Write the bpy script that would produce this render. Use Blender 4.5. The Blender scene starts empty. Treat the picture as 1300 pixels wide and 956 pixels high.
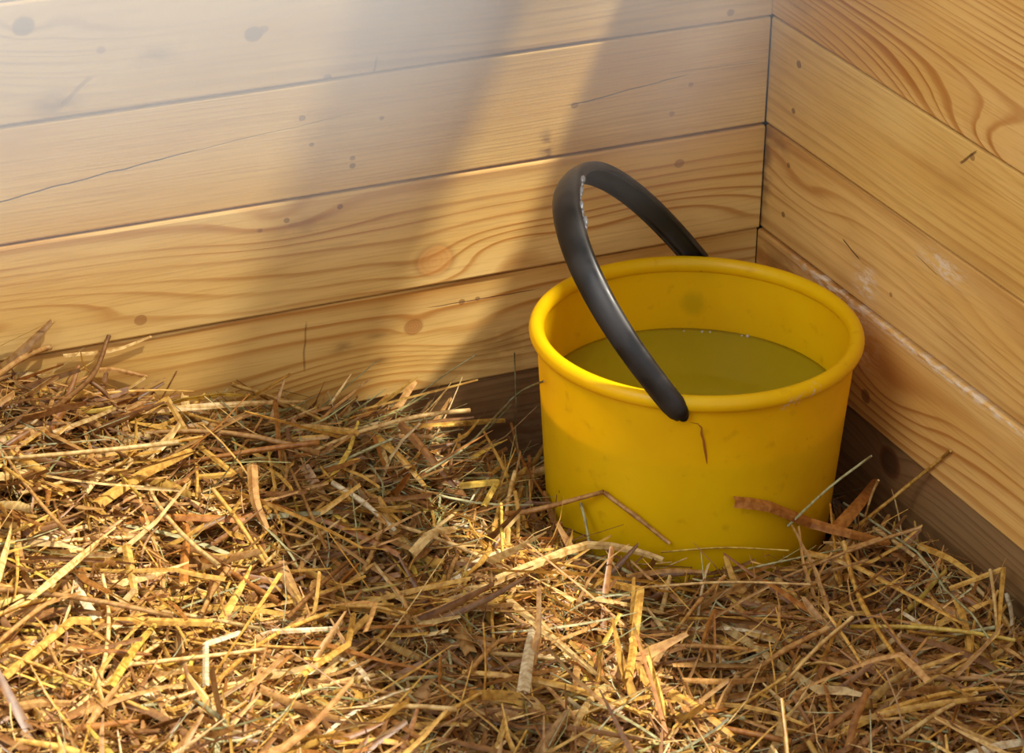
import bpy, bmesh, math, random
import numpy as np
from mathutils import Vector, Matrix, noise

rng = np.random.default_rng(7)
random.seed(7)
scene = bpy.context.scene
COL = scene.collection

# ------------------------------------------------------------------ camera
cam_data = bpy.data.cameras.new('camera')
cam = bpy.data.objects.new('camera', cam_data)
COL.objects.link(cam)
Rv = Vector((0.9084, -0.4177, 0.0171)); Uv = Vector((0.1703, 0.4071, 0.8974)); Fv = Vector((0.3817, 0.8123, -0.4410))
Fv.normalize(); Rv = (Rv - Fv * Rv.dot(Fv)).normalized(); Uv = Rv.cross(Fv)
m = Matrix((Rv, Uv, -Fv)).transposed().to_4x4()
m.translation = Vector((-1.3638, -2.3076, 1.4048))
cam.matrix_world = m
cam_data.sensor_width = 36.0
cam_data.lens = 3597.13 / 1300 * 36.0
cam_data.shift_y = -44.5 / 1300
cam_data.clip_start = 0.05
cam_data.dof.use_dof = True
cam_data.dof.focus_distance = 2.62
cam_data.dof.aperture_fstop = 11
scene.camera = cam

# ------------------------------------------------------------------ world, sun, soft daylight
world = bpy.data.worlds.new('world'); scene.world = world
world.use_nodes = True
bg = world.node_tree.nodes['Background']
bg.inputs[0].default_value = (0.93, 0.95, 1.0, 1)
bg.inputs[1].default_value = 0.76

sun_d = bpy.data.lights.new('sun', 'SUN')
sun_d.energy = 7.2
sun_d.angle = math.radians(2.2)
sun_d.color = (1.0, 0.93, 0.80)
sun = bpy.data.objects.new('sun', sun_d); COL.objects.link(sun)
sun.rotation_euler = Vector((-0.42, 0.39, -1.0)).to_track_quat('-Z', 'Y').to_euler()

ar = bpy.data.lights.new('upper_left_fill', 'AREA')  # unseen area lamp added for the soft highlights from upper left
ar.shape = 'RECTANGLE'; ar.size = 1.2; ar.size_y = 1.6; ar.energy = 34; ar.color = (1.0, 0.97, 0.93)
aro = bpy.data.objects.new('upper_left_fill', ar); COL.objects.link(aro)
aro.location = (-2.7, -1.5, 2.3)
aro.rotation_euler = (Vector((-0.3, -0.2, 0.15)) - Vector(aro.location)).to_track_quat('-Z', 'Y').to_euler()

vs = scene.view_settings
vs.view_transform = 'Standard'; vs.look = 'None'; vs.gamma = 1.0; vs.use_curve_mapping = False
vs.exposure = 0.12

P = 0.115
T = 0.022

# ------------------------------------------------------------------ helpers
def srgb(r, g, b):
    f = lambda c: (c / 255) / 12.92 if c <= 10.3 else (((c / 255) + 0.055) / 1.055) ** 2.4
    return (f(r), f(g), f(b), 1.0)

def link(name, me, mat=None, parent=None):
    o = bpy.data.objects.new(name, me); COL.objects.link(o)
    if mat is not None:
        for mm in (mat if isinstance(mat, (list, tuple)) else [mat]):
            o.data.materials.append(mm)
    if parent: o.parent = parent
    return o

def tag(o, label=None, cat=None, group=None, kind=None):
    if label: o['label'] = label
    if cat: o['category'] = cat
    if group: o['group'] = group
    if kind: o['kind'] = kind
    return o

def empty(name, loc=(0, 0, 0)):
    o = bpy.data.objects.new(name, None); COL.objects.link(o); o.location = loc
    o.empty_display_size = 0.05
    return o

def smooth(me):
    me.polygons.foreach_set('use_smooth', [True] * len(me.polygons)); me.update()

class NT:
    """small helper around a node tree"""
    def __init__(s, tree): s.t = tree; s.n = tree.nodes; s.l = tree.links
    def new(s, typ, **kw):
        n = s.n.new(typ)
        for k, v in kw.items(): setattr(n, k, v)
        return n
    def put(s, sock, v):
        if v is None: return
        if isinstance(v, bpy.types.NodeSocket): s.l.new(v, sock)
        else: sock.default_value = v
    def math(s, op, a, b=None, c=None, clamp=False):
        n = s.new('ShaderNodeMath', operation=op, use_clamp=clamp)
        s.put(n.inputs[0], a); s.put(n.inputs[1], b)
        if c is not None: s.put(n.inputs[2], c)
        return n.outputs[0]
    def vmath(s, op, a, b=None):
        n = s.new('ShaderNodeVectorMath', operation=op)
        s.put(n.inputs[0], a)
        if b is not None: s.put(n.inputs[1], b)
        return n.outputs['Value'] if op in ('DOT_PRODUCT', 'LENGTH') else n.outputs[0]
    def noise(s, vec, scale, detail=2, rough=0.5, out=0):
        n = s.new('ShaderNodeTexNoise'); s.put(n.inputs['Vector'], vec)
        n.inputs['Scale'].default_value = scale; n.inputs['Detail'].default_value = detail; n.inputs['Roughness'].default_value = rough
        return n.outputs[out]
    def mix(s, fac, a, b, blend='MIX'):
        n = s.new('ShaderNodeMix', data_type='RGBA', blend_type=blend)
        s.put(n.inputs[0], fac); s.put(n.inputs[6], a); s.put(n.inputs[7], b)
        return n.outputs[2]
    def ramp(s, fac, stops, interp='LINEAR'):
        n = s.new('ShaderNodeValToRGB'); s.put(n.inputs[0], fac)
        cr = n.color_ramp; cr.interpolation = interp
        while len(cr.elements) < len(stops): cr.elements.new(0.5)
        for e, (p, c) in zip(cr.elements, stops):
            e.position = p; e.color = c if isinstance(c, (tuple, list)) else (c, c, c, 1)
        return n.outputs[0]
    def maprange(s, v, a, b, c=0.0, d=1.0):
        n = s.new('ShaderNodeMapRange', interpolation_type='SMOOTHSTEP')
        s.put(n.inputs[0], v)
        for i, x in enumerate((a, b, c, d)): n.inputs[i + 1].default_value = x
        return n.outputs[0]

def new_mat(name):
    mt = bpy.data.materials.new(name); mt.use_nodes = True
    nt = NT(mt.node_tree); bsdf = nt.n['Principled BSDF']
    return mt, nt, bsdf

# ------------------------------------------------------------------ wood
def wood(name, axis, rings=55, warp=0.012, bumps=(), knots=(), cracks=(), lime=(), seed=0.0,
         light=(224, 184, 118), dark=(176, 114, 50), contrast=1.0, tint=1.0, rough=0.55, fine=1.0, marks=()):
    """pine board; bumps bend the growth rings (u, v, su, sv, A), knots are (u, v, r, darkness),
    cracks (u0, v0, u1, v1, w, dark), lime (u, v, su, sv) whitish crust, marks (u, v, su, sv, dark) brownish stains"""
    mt, nt, bsdf = new_mat(name)
    tc = nt.new('ShaderNodeTexCoord'); sp = nt.new('ShaderNodeSeparateXYZ'); nt.l.new(tc.outputs['Object'], sp.inputs[0])
    u, v = (sp.outputs[0] if axis == 'x' else sp.outputs[1]), sp.outputs[2]
    cb = nt.new('ShaderNodeCombineXYZ'); nt.put(cb.inputs[0], u); nt.put(cb.inputs[1], v); cb.inputs[2].default_value = seed
    uv = cb.outputs[0]
    lift = lambda c: tuple(min(250, x + (255 - x) * k) for x, k in zip(c, (0.17, 0.14, 0.03)))
    if contrast > 0.5 and light[0] > 200: light, dark = lift(light), tuple(x + (255 - x) * k for x, k in zip(dark, (0.06, 0.05, 0.0)))
    def scaled(su, sv): return nt.vmath('MULTIPLY', uv, (su, sv, 1.0))
    def gauss(c, s):
        d = nt.vmath('MULTIPLY', nt.vmath('SUBTRACT', uv, (c[0], c[1], seed)), (1 / s[0], 1 / s[1], 0))
        return nt.math('EXPONENT', nt.math('MULTIPLY', nt.vmath('DOT_PRODUCT', d, d), -1.0))
    F = nt.math('MULTIPLY_ADD', nt.noise(scaled(1.6, 7.0), 1.0, 2), warp * rings * 4, nt.math('MULTIPLY', v, rings))
    F = nt.math('MULTIPLY_ADD', nt.noise(scaled(9, 45.0), 1.0, 2), 0.35, F)
    for (bu, bv, su, sv, A) in bumps:
        F = nt.math('MULTIPLY_ADD', gauss((bu, bv), (su, sv)), A * rings, F)
    for (ku, kv, kr, kd) in knots:
        if kr > 0.006:
            F = nt.math('MULTIPLY_ADD', gauss((ku, kv), (kr * 3.2, kr * 1.8)), kr * rings * 1.1, F)
    # uneven ring spacing
    cf = nt.new('ShaderNodeCombineXYZ'); nt.put(cf.inputs[0], F); cf.inputs[1].default_value = seed * 3.1
    F2 = nt.math('MULTIPLY_ADD', nt.noise(cf.outputs[0], 0.55, 1), 2.6, F)
    fr = nt.math('FRACT', F2)
    ring = nt.ramp(fr, [(0.0, 0.05), (0.35, 0.0), (0.62, 0.22), (0.84, 1.0), (0.93, 0.85), (1.0, 0.05)])
    strength = nt.math('MULTIPLY', nt.maprange(nt.noise(scaled(2.5, 16), 1.0, 2), 0.25, 0.75, 0.25, 1.0), contrast, clamp=True)
    ring_s = nt.math('MULTIPLY', ring, strength)
    base = nt.mix(nt.maprange(nt.noise(scaled(3, 14), 1.0, 3), 0.3, 0.7), srgb(*light), srgb(light[0] * 0.95, light[1] * 0.9, light[2] * 0.78))
    col = nt.mix(ring_s, base, srgb(*dark))
    # fibres
    fib = nt.noise(scaled(14, 420), 1.0, 3, 0.6)
    col = nt.mix(nt.math('MULTIPLY', nt.maprange(fib, 0.45, 0.72), 0.30 * fine), col, srgb(light[0] * 0.72, light[1] * 0.6, light[2] * 0.42))
    col = nt.mix(nt.math('MULTIPLY', nt.maprange(nt.noise(scaled(4, 9), 1.0, 4), 0.52, 0.75), 0.35), col, srgb(150, 96, 48))
    height = nt.math('MULTIPLY_ADD', fib, 0.5, nt.math('MULTIPLY', ring_s, 0.5))
    for (ku, kv, kr, kd) in knots:
        d = nt.vmath('MULTIPLY', nt.vmath('SUBTRACT', uv, (ku, kv, seed)), (0.85 / kr, 1 / kr, 0))
        dist = nt.math('MULTIPLY_ADD', nt.noise(scaled(0.4 / kr, 0.4 / kr), 1.0, 1), 0.30, nt.vmath('LENGTH', d))
        disc = nt.maprange(dist, 1.35, 0.95)
        rr = nt.ramp(nt.math('FRACT', nt.math('MULTIPLY', dist, 3.3)), [(0, 0.0), (0.6, 0.35), (0.85, 1.0), (1, 0.1)])
        kc = nt.mix(nt.math('MULTIPLY', rr, 0.6 if kd > 0 else 0.28), srgb(190 - 120 * kd, 128 - 88 * kd, 66 - 44 * kd), srgb(130 - 90 * kd, 74 - 50 * kd, 32 - 16 * kd))
        col = nt.mix(nt.math('MULTIPLY', disc, 0.62 if kr < 0.006 else (0.75 if kd > 0 else 0.5)), col, kc)
        edge = nt.math('MULTIPLY', nt.maprange(dist, 1.0, 1.14), nt.maprange(dist, 1.5, 1.16))
        col = nt.mix(nt.math('MULTIPLY', edge, max(0.12, 0.25 + 0.5 * kd)), col, srgb(110, 62, 28))
    for (u0, v0, u1, v1, w, dk) in cracks:
        L = math.hypot(u1 - u0, v1 - v0); tx, tv = (u1 - u0) / L, (v1 - v0) / L
        rel = nt.vmath('SUBTRACT', uv, (u0, v0, seed))
        al = nt.vmath('DOT_PRODUCT', rel, (tx, tv, 0)); ac = nt.vmath('DOT_PRODUCT', rel, (-tv, tx, 0))
        ac = nt.math('MULTIPLY_ADD', nt.math('SUBTRACT', nt.noise(scaled(30, 30), 1.0, 2), 0.5), w * 4, ac)
        msk = nt.math('MULTIPLY', nt.maprange(nt.math('ABSOLUTE', ac), w, w * 0.3),
                      nt.math('MULTIPLY', nt.maprange(al, -L * 0.04, L * 0.12), nt.maprange(al, L * 1.04, L * 0.85)))
        col = nt.mix(nt.math('MULTIPLY', msk, dk), col, srgb(70, 38, 20))
        height = nt.math('MULTIPLY_ADD', msk, -3.0 * dk, height)
    for (mu, mv, su, sv, dk) in marks:
        g = nt.math('MULTIPLY', gauss((mu, mv), (su, sv)), nt.maprange(nt.noise(scaled(40, 90), 1.0, 3), 0.3, 0.6))
        col = nt.mix(nt.math('MULTIPLY', g, dk), col, srgb(96, 56, 26))
    for (lu, lv, su, sv) in lime:
        g = nt.math('MULTIPLY', gauss((lu, lv), (su, sv)), 1.7)
        g = nt.math('MULTIPLY', g, nt.maprange(nt.noise(scaled(60, 220), 1.0, 4, 0.65), 0.42, 0.66), clamp=True)
        col = nt.mix(nt.math('MULTIPLY', g, 0.72), col, srgb(232, 214, 188))
    if tint != 1.0:
        col = nt.mix(1.0, col, (tint, tint, tint, 1), 'MULTIPLY')
    # long edges of a board: handled grime in the joints
    nt.put(bsdf.inputs['Base Color'], col)
    nt.put(bsdf.inputs['Roughness'], nt.maprange(ring_s, 0, 1, rough + 0.06, rough - 0.08))
    bsdf.inputs['Specular IOR Level'].default_value = 0.35
    bm = nt.new('ShaderNodeBump'); bm.inputs['Strength'].default_value = 0.5; bm.inputs['Distance'].default_value = 0.0007
    nt.put(bm.inputs['Height'], height); nt.l.new(bm.outputs[0], bsdf.inputs['Normal'])
    return mt

def plank_mesh(name, a0, a1, z0, z1, face, axis, bev=0.0022, seed=0, segs=10, thick=T):
    """board whose long axis is x (back wall) or y (right wall); face = offset of its front towards the room"""
    prof = [(0, bev), (bev * 0.3, bev * 0.3), (bev, 0)]
    ring = [(-face, z0 + bev), (-face + bev * 0.35, z0 + bev * 0.3), (-face + bev, z0),
            (thick, z0), (thick, z1), (-face + bev, z1), (-face + bev * 0.35, z1 - bev * 0.3), (-face, z1 - bev)]
    n = len(ring); vs_, fs = [], []
    for i in range(segs + 1):
        t = a0 + (a1 - a0) * i / segs
        wob = 0.0008 * noise.noise(Vector((t * 5, seed, 0)))
        wob2 = 0.0009 * noise.noise(Vector((t * 3, seed + 9, 0)))
        for k, (d, z) in enumerate(ring):
            front = d < thick - 1e-6
            dd = d + (wob2 if front else 0); zz = z + (wob if front else 0)
            vs_.append((t, dd, zz) if axis == 'x' else (dd, t, zz))
    for i in range(segs):
        for k in range(n):
            a, b = i * n + k, i * n + (k + 1) % n
            q = (a, b, b + n, a + n)
            fs.append(q if axis == 'x' else q)
    fs.append(tuple(range(n))[::-1]); fs.append(tuple(range(segs * n, segs * n + n)))
    me = bpy.data.meshes.new(name); me.from_pydata(vs_, [], fs)
    bm = bmesh.new(); bm.from_mesh(me); bmesh.ops.recalc_face_normals(bm, faces=bm.faces); bm.to_mesh(me); bm.free()
    return me

def box_mesh(name, x0, x1, y0, y1, z0, z1):
    bm = bmesh.new()
    bmesh.ops.create_cube(bm, size=1.0)
    bmesh.ops.scale(bm, vec=(x1 - x0, y1 - y0, z1 - z0), verts=bm.verts)
    bmesh.ops.translate(bm, vec=((x0 + x1) / 2, (y0 + y1) / 2, (z0 + z1) / 2), verts=bm.verts)
    me = bpy.data.meshes.new(name); bm.to_mesh(me); bm.free(); return me

G = 0.0011      # half of a joint
backing, nt, b = new_mat('dark_backing')
b.inputs['Base Color'].default_value = srgb(46, 30, 20); b.inputs['Roughness'].default_value = 0.9

# ---- floor
fm, nt, b = new_mat('earth_floor')
tc = nt.new('ShaderNodeTexCoord')
nt.put(b.inputs['Base Color'], nt.mix(nt.noise(tc.outputs['Object'], 14, 5), srgb(92, 66, 42), srgb(134, 104, 72)))
b.inputs['Roughness'].default_value = 0.95
tag(link('floor', box_mesh('floor', -4.0, 1.2, -4.0, 0.3, -0.05, 0.0), fm), kind='structure')

# ---- wall_back (its boards run along x, wall plane y = 0)
wall_back = link('wall_back', box_mesh('wall_back', -2.6, 0.06, T, T + 0.012, 0.0, 8 * P), backing)
tag(wall_back, kind='structure')
Z = lambda r: (r * P + G, (r + 1) * P - G)
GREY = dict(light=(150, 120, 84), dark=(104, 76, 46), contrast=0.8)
back_mats = {
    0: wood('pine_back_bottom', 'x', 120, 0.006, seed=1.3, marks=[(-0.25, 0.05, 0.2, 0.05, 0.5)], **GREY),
    1: wood('pine_back_second', 'x', 75, 0.010, seed=2.1, contrast=1.0,
            bumps=[(-0.41, 0.135, 0.13, 0.022, -0.030), (-0.62, 0.15, 0.14, 0.03, 0.02), (-0.33, 0.16, 0.06, 0.03, 0.02)],
            knots=[(-0.3865, 0.1884, 0.0075, 0.1), (-0.335, 0.206, 0.0025, 0.5), (-0.318, 0.2065, 0.002, 0.5)],
            cracks=[(-0.4985, 0.215, -0.5015, 0.160, 0.0015, 0.45), (-0.37, 0.206, -0.25, 0.205, 0.0007, 0.8)],
            marks=[(-0.462, 0.18, 0.013, 0.006, 0.5), (-0.425, 0.186, 0.012, 0.003, 0.4), (-0.425, 0.158, 0.010, 0.004, 0.6), (-0.29, 0.15, 0.03, 0.02, 0.4)]),
    2: wood('pine_back_third', 'x', 62, 0.006, seed=4.2, contrast=1.0,
            bumps=[(-0.93, 0.279, 0.33, 0.034, -0.055), (-0.3, 0.262, 0.10, 0.03, -0.03), (-0.1, 0.27, 0.12, 0.028, -0.035), (-0.53, 0.325, 0.07, 0.02, 0.02)],
            knots=[(-0.3658, 0.2571, 0.0165, -0.12), (-0.6649, 0.2487, 0.0045, 0.25), (-0.1, 0.318, 0.004, 0.3), (-0.464, 0.331, 0.0022, 0.8), (-0.518, 0.326, 0.0022, 0.6), (-0.545, 0.320, 0.0018, 0.4)],
            marks=[(-0.506, 0.318, 0.03, 0.010, 0.3)]),
    3: wood('pine_back_fourth', 'x', 230, 0.005, seed=5.7, light=(218, 178, 112), dark=(180, 126, 64), contrast=0.55,
            knots=[(-0.5, 0.426, 0.0024, 0.9), (-0.491, 0.398, 0.0017, 0.8), (-0.45, 0.370, 0.0022, 0.8), (-0.45, 0.378, 0.002, 0.6), (-0.218, 0.397, 0.0028, 0.6), (-0.09, 0.400, 0.002, 0.5), (-0.42, 0.414, 0.0018, 0.5), (-0.11, 0.372, 0.0022, 0.4)],
            cracks=[(-0.84, 0.383, -0.60, 0.411, 0.0011, 0.85), (-0.62, 0.408, -0.44, 0.424, 0.0008, 0.35), (-0.225, 0.397, -0.09, 0.412, 0.0009, 0.7), (-0.12, 0.416, -0.01, 0.413, 0.0007, 0.35)],
            marks=[(-0.246, 0.352, 0.004, 0.016, 1.0), (-0.25, 0.36, 0.006, 0.012, 0.8)]),
    4: wood('pine_back_fifth', 'x', 85, 0.012, seed=6.3, light=(214, 178, 124), dark=(158, 116, 74), contrast=0.8,
            bumps=[(-0.62, 0.535, 0.2, 0.030, 0.035), (-0.83, 0.50, 0.09, 0.03, -0.02), (-0.28, 0.52, 0.18, 0.03, 0.03)],
            knots=[(-0.7591, 0.5518, 0.0075, 0.85), (-0.5465, 0.5156, 0.0065, 0.8), (-0.536, 0.519, 0.003, 0.7), (-0.69, 0.52, 0.003, 0.4), (-0.475, 0.463, 0.003, 0.7), (-0.05, 0.47, 0.003, 0.6)],
            cracks=[(-0.73, 0.47, -0.70, 0.498, 0.003, 0.4), (-0.428, 0.462, -0.425, 0.477, 0.0012, 0.6)],
            marks=[(-0.735, 0.475, 0.02, 0.012, 0.7), (-0.64, 0.508, 0.02, 0.008, 0.5)]),
    5: wood('pine_back_sixth', 'x', 70, 0.01, seed=7.9),
    6: wood('pine_back_seventh', 'x', 80, 0.01, seed=8.4),
    7: wood('pine_back_eighth', 'x', 65, 0.01, seed=9.4)}
proud_b = [-0.005, -0.0004, 0.0036, 0.0016, 0.0028, 0.001, 0.002, 0.0]
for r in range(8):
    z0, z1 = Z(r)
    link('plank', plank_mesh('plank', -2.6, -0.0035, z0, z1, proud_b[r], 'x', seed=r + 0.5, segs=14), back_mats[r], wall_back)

# ---- wall_right (its boards run along y, wall plane x = 0)
wall_right = link('wall_right', box_mesh('wall_right', T, T + 0.012, -2.6, 0.034, 0.0, 8 * P), backing)
tag(wall_right, kind='structure')
right_mats = {
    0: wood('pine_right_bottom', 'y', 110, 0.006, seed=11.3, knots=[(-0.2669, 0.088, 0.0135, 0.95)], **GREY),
    1: wood('pine_right_second', 'y', 66, 0.008, seed=12.1, light=(220, 170, 104), dark=(172, 108, 50),
            bumps=[(-0.26, 0.16, 0.10, 0.035, 0.03)], knots=[(-0.225, 0.142, 0.006, 0.55)],
            lime=[(-0.125, 0.2265, 0.035, 0.006), (-0.165, 0.2225, 0.06, 0.009), (-0.30, 0.226, 0.13, 0.0035), (-0.20, 0.19, 0.03, 0.02), (-0.42, 0.2265, 0.12, 0.003)],
            marks=[(-0.05, 0.21, 0.04, 0.02, 0.4)]),
    2: wood('pine_right_third', 'y', 60, 0.007, seed=13.6, light=(220, 174, 108), dark=(174, 112, 54), contrast=0.9,
            bumps=[(-0.08, 0.30, 0.08, 0.02, 0.02), (-0.5, 0.29, 0.16, 0.03, 0.03)],
            knots=[(-0.048, 0.317, 0.0022, 0.95), (-0.044, 0.262, 0.0025, 0.95), (-0.25, 0.262, 0.002, 0.5)],
            cracks=[(-0.158, 0.2825, -0.192, 0.2735, 0.0012, 0.95), (-0.055, 0.343, -0.33, 0.342, 0.0006, 0.3), (-0.285, 0.319, -0.325, 0.3135, 0.0007, 0.6)],
            marks=[(-0.03, 0.335, 0.02, 0.012, 0.5), (-0.006, 0.30, 0.009, 0.05, 0.7)],
            lime=[(-0.205, 0.255, 0.016, 0.016), (-0.33, 0.325, 0.03, 0.010)]),
    3: wood('pine_right_fourth', 'y', 85, 0.005, seed=14.2, light=(222, 180, 112), dark=(182, 126, 64), contrast=0.75,
            bumps=[(-0.45, 0.45, 0.12, 0.02, 0.02)],
            knots=[(-0.0566, 0.4275, 0.0032, 0.9), (-0.052, 0.377, 0.0025, 0.95), (-0.3634, 0.447, 0.003, 0.5)],
            cracks=[(-0.345, 0.434, -0.37, 0.4545, 0.0018, 0.75)]),
    4: wood('pine_right_fifth', 'y', 150, 0.006, seed=15.9, light=(222, 176, 112), dark=(166, 98, 40), contrast=1.15,
            bumps=[(-0.50, 0.455, 0.26, 0.050, 0.075)],
            marks=[(-0.05, 0.49, 0.03, 0.01, 0.3)]),
    5: wood('pine_right_sixth', 'y', 70, 0.01, seed=16.1, bumps=[(-0.35, 0.62, 0.2, 0.05, 0.06)]),
    6: wood('pine_right_seventh', 'y', 80, 0.01, seed=17.2),
    7: wood('pine_right_eighth', 'y', 65, 0.01, seed=18.8)}
proud_r = [-0.004, 0.0025, 0.0, 0.0006, 0.0025, 0.001, 0.001, 0.0]
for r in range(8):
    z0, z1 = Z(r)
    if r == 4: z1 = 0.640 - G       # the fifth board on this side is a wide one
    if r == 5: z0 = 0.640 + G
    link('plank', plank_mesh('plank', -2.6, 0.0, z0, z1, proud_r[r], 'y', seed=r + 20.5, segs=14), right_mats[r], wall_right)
# the open rail above the right partition, outside the frame: the sun falls past it
for z0 in (1.215, 1.344, 1.473):
    link('plank', plank_mesh('plank', -2.6, 0.0, z0 + G * 0.3, z0 + 0.127, 0, 'y', seed=z0 * 30, segs=8), right_mats[6], wall_right)
for y in (-2.55, -0.02 + 0.04):
    link('post', box_mesh('post', T + 0.012, T + 0.062, y - 0.03, y + 0.03, 0.0, 1.62), right_mats[7], wall_right)

# ------------------------------------------------------------------ the straw surface
def sstep(a, b, x):
    t = np.clip((x - a) / (b - a), 0, 1); return t * t * (3 - 2 * t)
XB = [-1.4, -0.95, -0.80, -0.70, -0.62, -0.556, -0.48, -0.40, -0.33, -0.28, -0.2, 0.1]
HB = [0.26, 0.245, 0.218, 0.178, 0.158, 0.147, 0.124, 0.088, 0.045, 0.020, 0.012, 0.012]
XF = [-1.4, -0.9, -0.5, -0.2, 0.0, 0.1]
HF = [0.150, 0.125, 0.078, 0.056, 0.058, 0.058]
BX, BY = -0.1864, -0.2094
def clump(x, y):
    v = np.zeros_like(x)
    for i in range(len(x)):
        v[i] = noise.noise(Vector((x[i] * 13, y[i] * 13, 3.3))) * 0.6 + noise.noise(Vector((x[i] * 30, y[i] * 30, 8.1))) * 0.42
    return v
def surf(x, y, lumps=True):
    x = np.atleast_1d(np.asarray(x, float)); y = np.atleast_1d(np.asarray(y, float))
    k = sstep(0.0, -0.34, y)
    h = np.interp(x, XB, HB) * (1 - k) + np.interp(x, XF, HF) * k
    # hollow behind and beside the bucket
    g = sstep(-0.30, -0.22, x) * sstep(-0.36, -0.22, y)
    h = h * (1 - g) + 0.016 * g
    h = h * (1 - 0.35 * np.exp(-((x + 0.03) ** 2) / 0.004) * (y > -0.42))
    if lumps: h = h + clump(x, y) * 0.030 * (1 - 0.6 * g)
    return h

# ------------------------------------------------------------------ bucket geometry numbers
ZB, ZR, RR = 0.022, 0.2489, 0.1577
RB, RT = 0.1345, 0.1500        # body radius at the base and under the rim
def body_r(z): return RB + (RT - RB) * np.clip((z - ZB) / (ZR - 0.018 - ZB), 0, 1)

def inside_bucket(p, pad=0.0025):
    d = np.hypot(p[:, 0] - BX, p[:, 1] - BY)
    return (d < np.where(p[:, 2] > ZR - 0.02, RR, body_r(p[:, 2])) + pad) & (p[:, 2] < ZR + 0.01)

# ------------------------------------------------------------------ straw shapes
def ribbon(pts, width, fold=0.25, twist=0.0, up=(0, 0, 1), taper=0.0):
    """a folded blade of straw along the polyline pts: 3 vertices across"""
    pts = np.asarray(pts, float); n = len(pts)
    tan = np.gradient(pts, axis=0); tan /= np.linalg.norm(tan, axis=1)[:, None] + 1e-9
    up = np.asarray(up, float)
    side = np.cross(tan, up); side /= np.linalg.norm(side, axis=1)[:, None] + 1e-9
    nor = np.cross(side, tan)
    a = np.linspace(0, twist, n) if np.isscalar(twist) else twist
    s2 = side * np.cos(a)[:, None] + nor * np.sin(a)[:, None]; n2 = np.cross(s2, tan)
    w = width * (1 - taper * np.linspace(0, 1, n) ** 2)[:, None]
    V = np.concatenate([pts - s2 * w / 2, pts + n2 * w * fold, pts + s2 * w / 2])
    Fc = []
    for i in range(n - 1):
        Fc.append((i, i + 1, n + i + 1, n + i)); Fc.append((n + i, n + i + 1, 2 * n + i + 1, 2 * n + i))
    return V, Fc

def stalk(pts, rad, sides=5, nodes=()):
    pts = np.asarray(pts, float); n = len(pts)
    tan = np.gradient(pts, axis=0); tan /= np.linalg.norm(tan, axis=1)[:, None] + 1e-9
    ref = np.array([0.13, 0.27, 0.95]); side = np.cross(tan, ref); side /= np.linalg.norm(side, axis=1)[:, None] + 1e-9
    nor = np.cross(side, tan)
    V, Fc = [], []
    for k in range(sides):
        a = 2 * math.pi * k / sides
        V.append(pts + (side * math.cos(a) + nor * math.sin(a)) * np.broadcast_to(np.asarray(rad, float).reshape(-1, 1), (n, 1)))
    V = np.concatenate(V)
    for k in range(sides):
        k2 = (k + 1) % sides
        for i in range(n - 1): Fc.append((k * n + i, k * n + i + 1, k2 * n + i + 1, k2 * n + i))
    Fc.append(tuple(k * n for k in range(sides))[::-1]); Fc.append(tuple(k * n + n - 1 for k in range(sides)))
    return V, Fc

def straw_material():
    mt, nt, b = new_mat('straw')
    at = nt.new('ShaderNodeAttribute', attribute_name='tone', attribute_type='GEOMETRY')
    tc = nt.new('ShaderNodeTexCoord')
    nz = nt.noise(tc.outputs['Object'], 160, 3)
    col = nt.mix(nt.maprange(nz, 0.35, 0.7), at.outputs['Color'], nt.mix(1.0, at.outputs['Color'], (0.62, 0.50, 0.38, 1), 'MULTIPLY'))
    nt.put(b.inputs['Base Color'], col)
    b.inputs['Roughness'].default_value = 0.42
    b.inputs['Specular IOR Level'].default_value = 0.5
    tr = nt.new('ShaderNodeBsdfTranslucent'); nt.put(tr.inputs[0], col)
    ms = nt.new('ShaderNodeMixShader'); ms.inputs[0].default_value = 0.25
    nt.l.new(b.outputs[0], ms.inputs[1]); nt.l.new(tr.outputs[0], ms.inputs[2])
    nt.l.new(ms.outputs[0], nt.n['Material Output'].inputs[0])
    return mt
straw_mat = straw_material()

TONES = {
    'gold':  (0.74, 0.455, 0.10), 'pale': (0.84, 0.61, 0.25), 'white': (0.86, 0.76, 0.50), 'brown': (0.32, 0.155, 0.05),
    'tan': (0.60, 0.345, 0.115), 'rust': (0.46, 0.20, 0.045), 'green': (0.36, 0.37, 0.15), 'yellow': (0.74, 0.54, 0.10), 'sage': (0.50, 0.50, 0.27)}

def straw_mesh(name, V, Fc, tones):
    """tones: one colour per vertex or one colour"""
    me = bpy.data.meshes.new(name)
    V = np.asarray(V, np.float32)
    if isinstance(Fc, np.ndarray):
        nf = len(Fc); me.vertices.add(len(V)); me.vertices.foreach_set('co', V.ravel())
        me.loops.add(nf * 4); me.loops.foreach_set('vertex_index', Fc.astype(np.int32).ravel())
        me.polygons.add(nf); me.polygons.foreach_set('loop_start', np.arange(0, nf * 4, 4, dtype=np.int32))
        me.update(calc_edges=True)
    else:
        me.from_pydata([tuple(map(float, v)) for v in V], [], Fc)
    at = me.color_attributes.new('tone', 'FLOAT_COLOR', 'POINT')
    c = np.ones((len(V), 4), np.float32); c[:, :3] = tones
    at.data.foreach_set('color', c.ravel())
    return me

# ---- the loose bedding: tens of thousands of pieces, one mesh
def scatter(n, kind):
    x = rng.uniform(-1.28, -0.003, n); y = rng.uniform(-1.05, -0.003, n)
    # keep what the view and a step aside of it see; thin out elsewhere
    keep = (y > -1.30 - 0.75 * x - 0.0) | (rng.random(n) < 0.3)
    keep &= (y > -0.12 + 0.0 - 0.62 * (x + 1.28) - 0.62) | (rng.random(n) < 0.4)
    return x[keep], y[keep]

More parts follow.
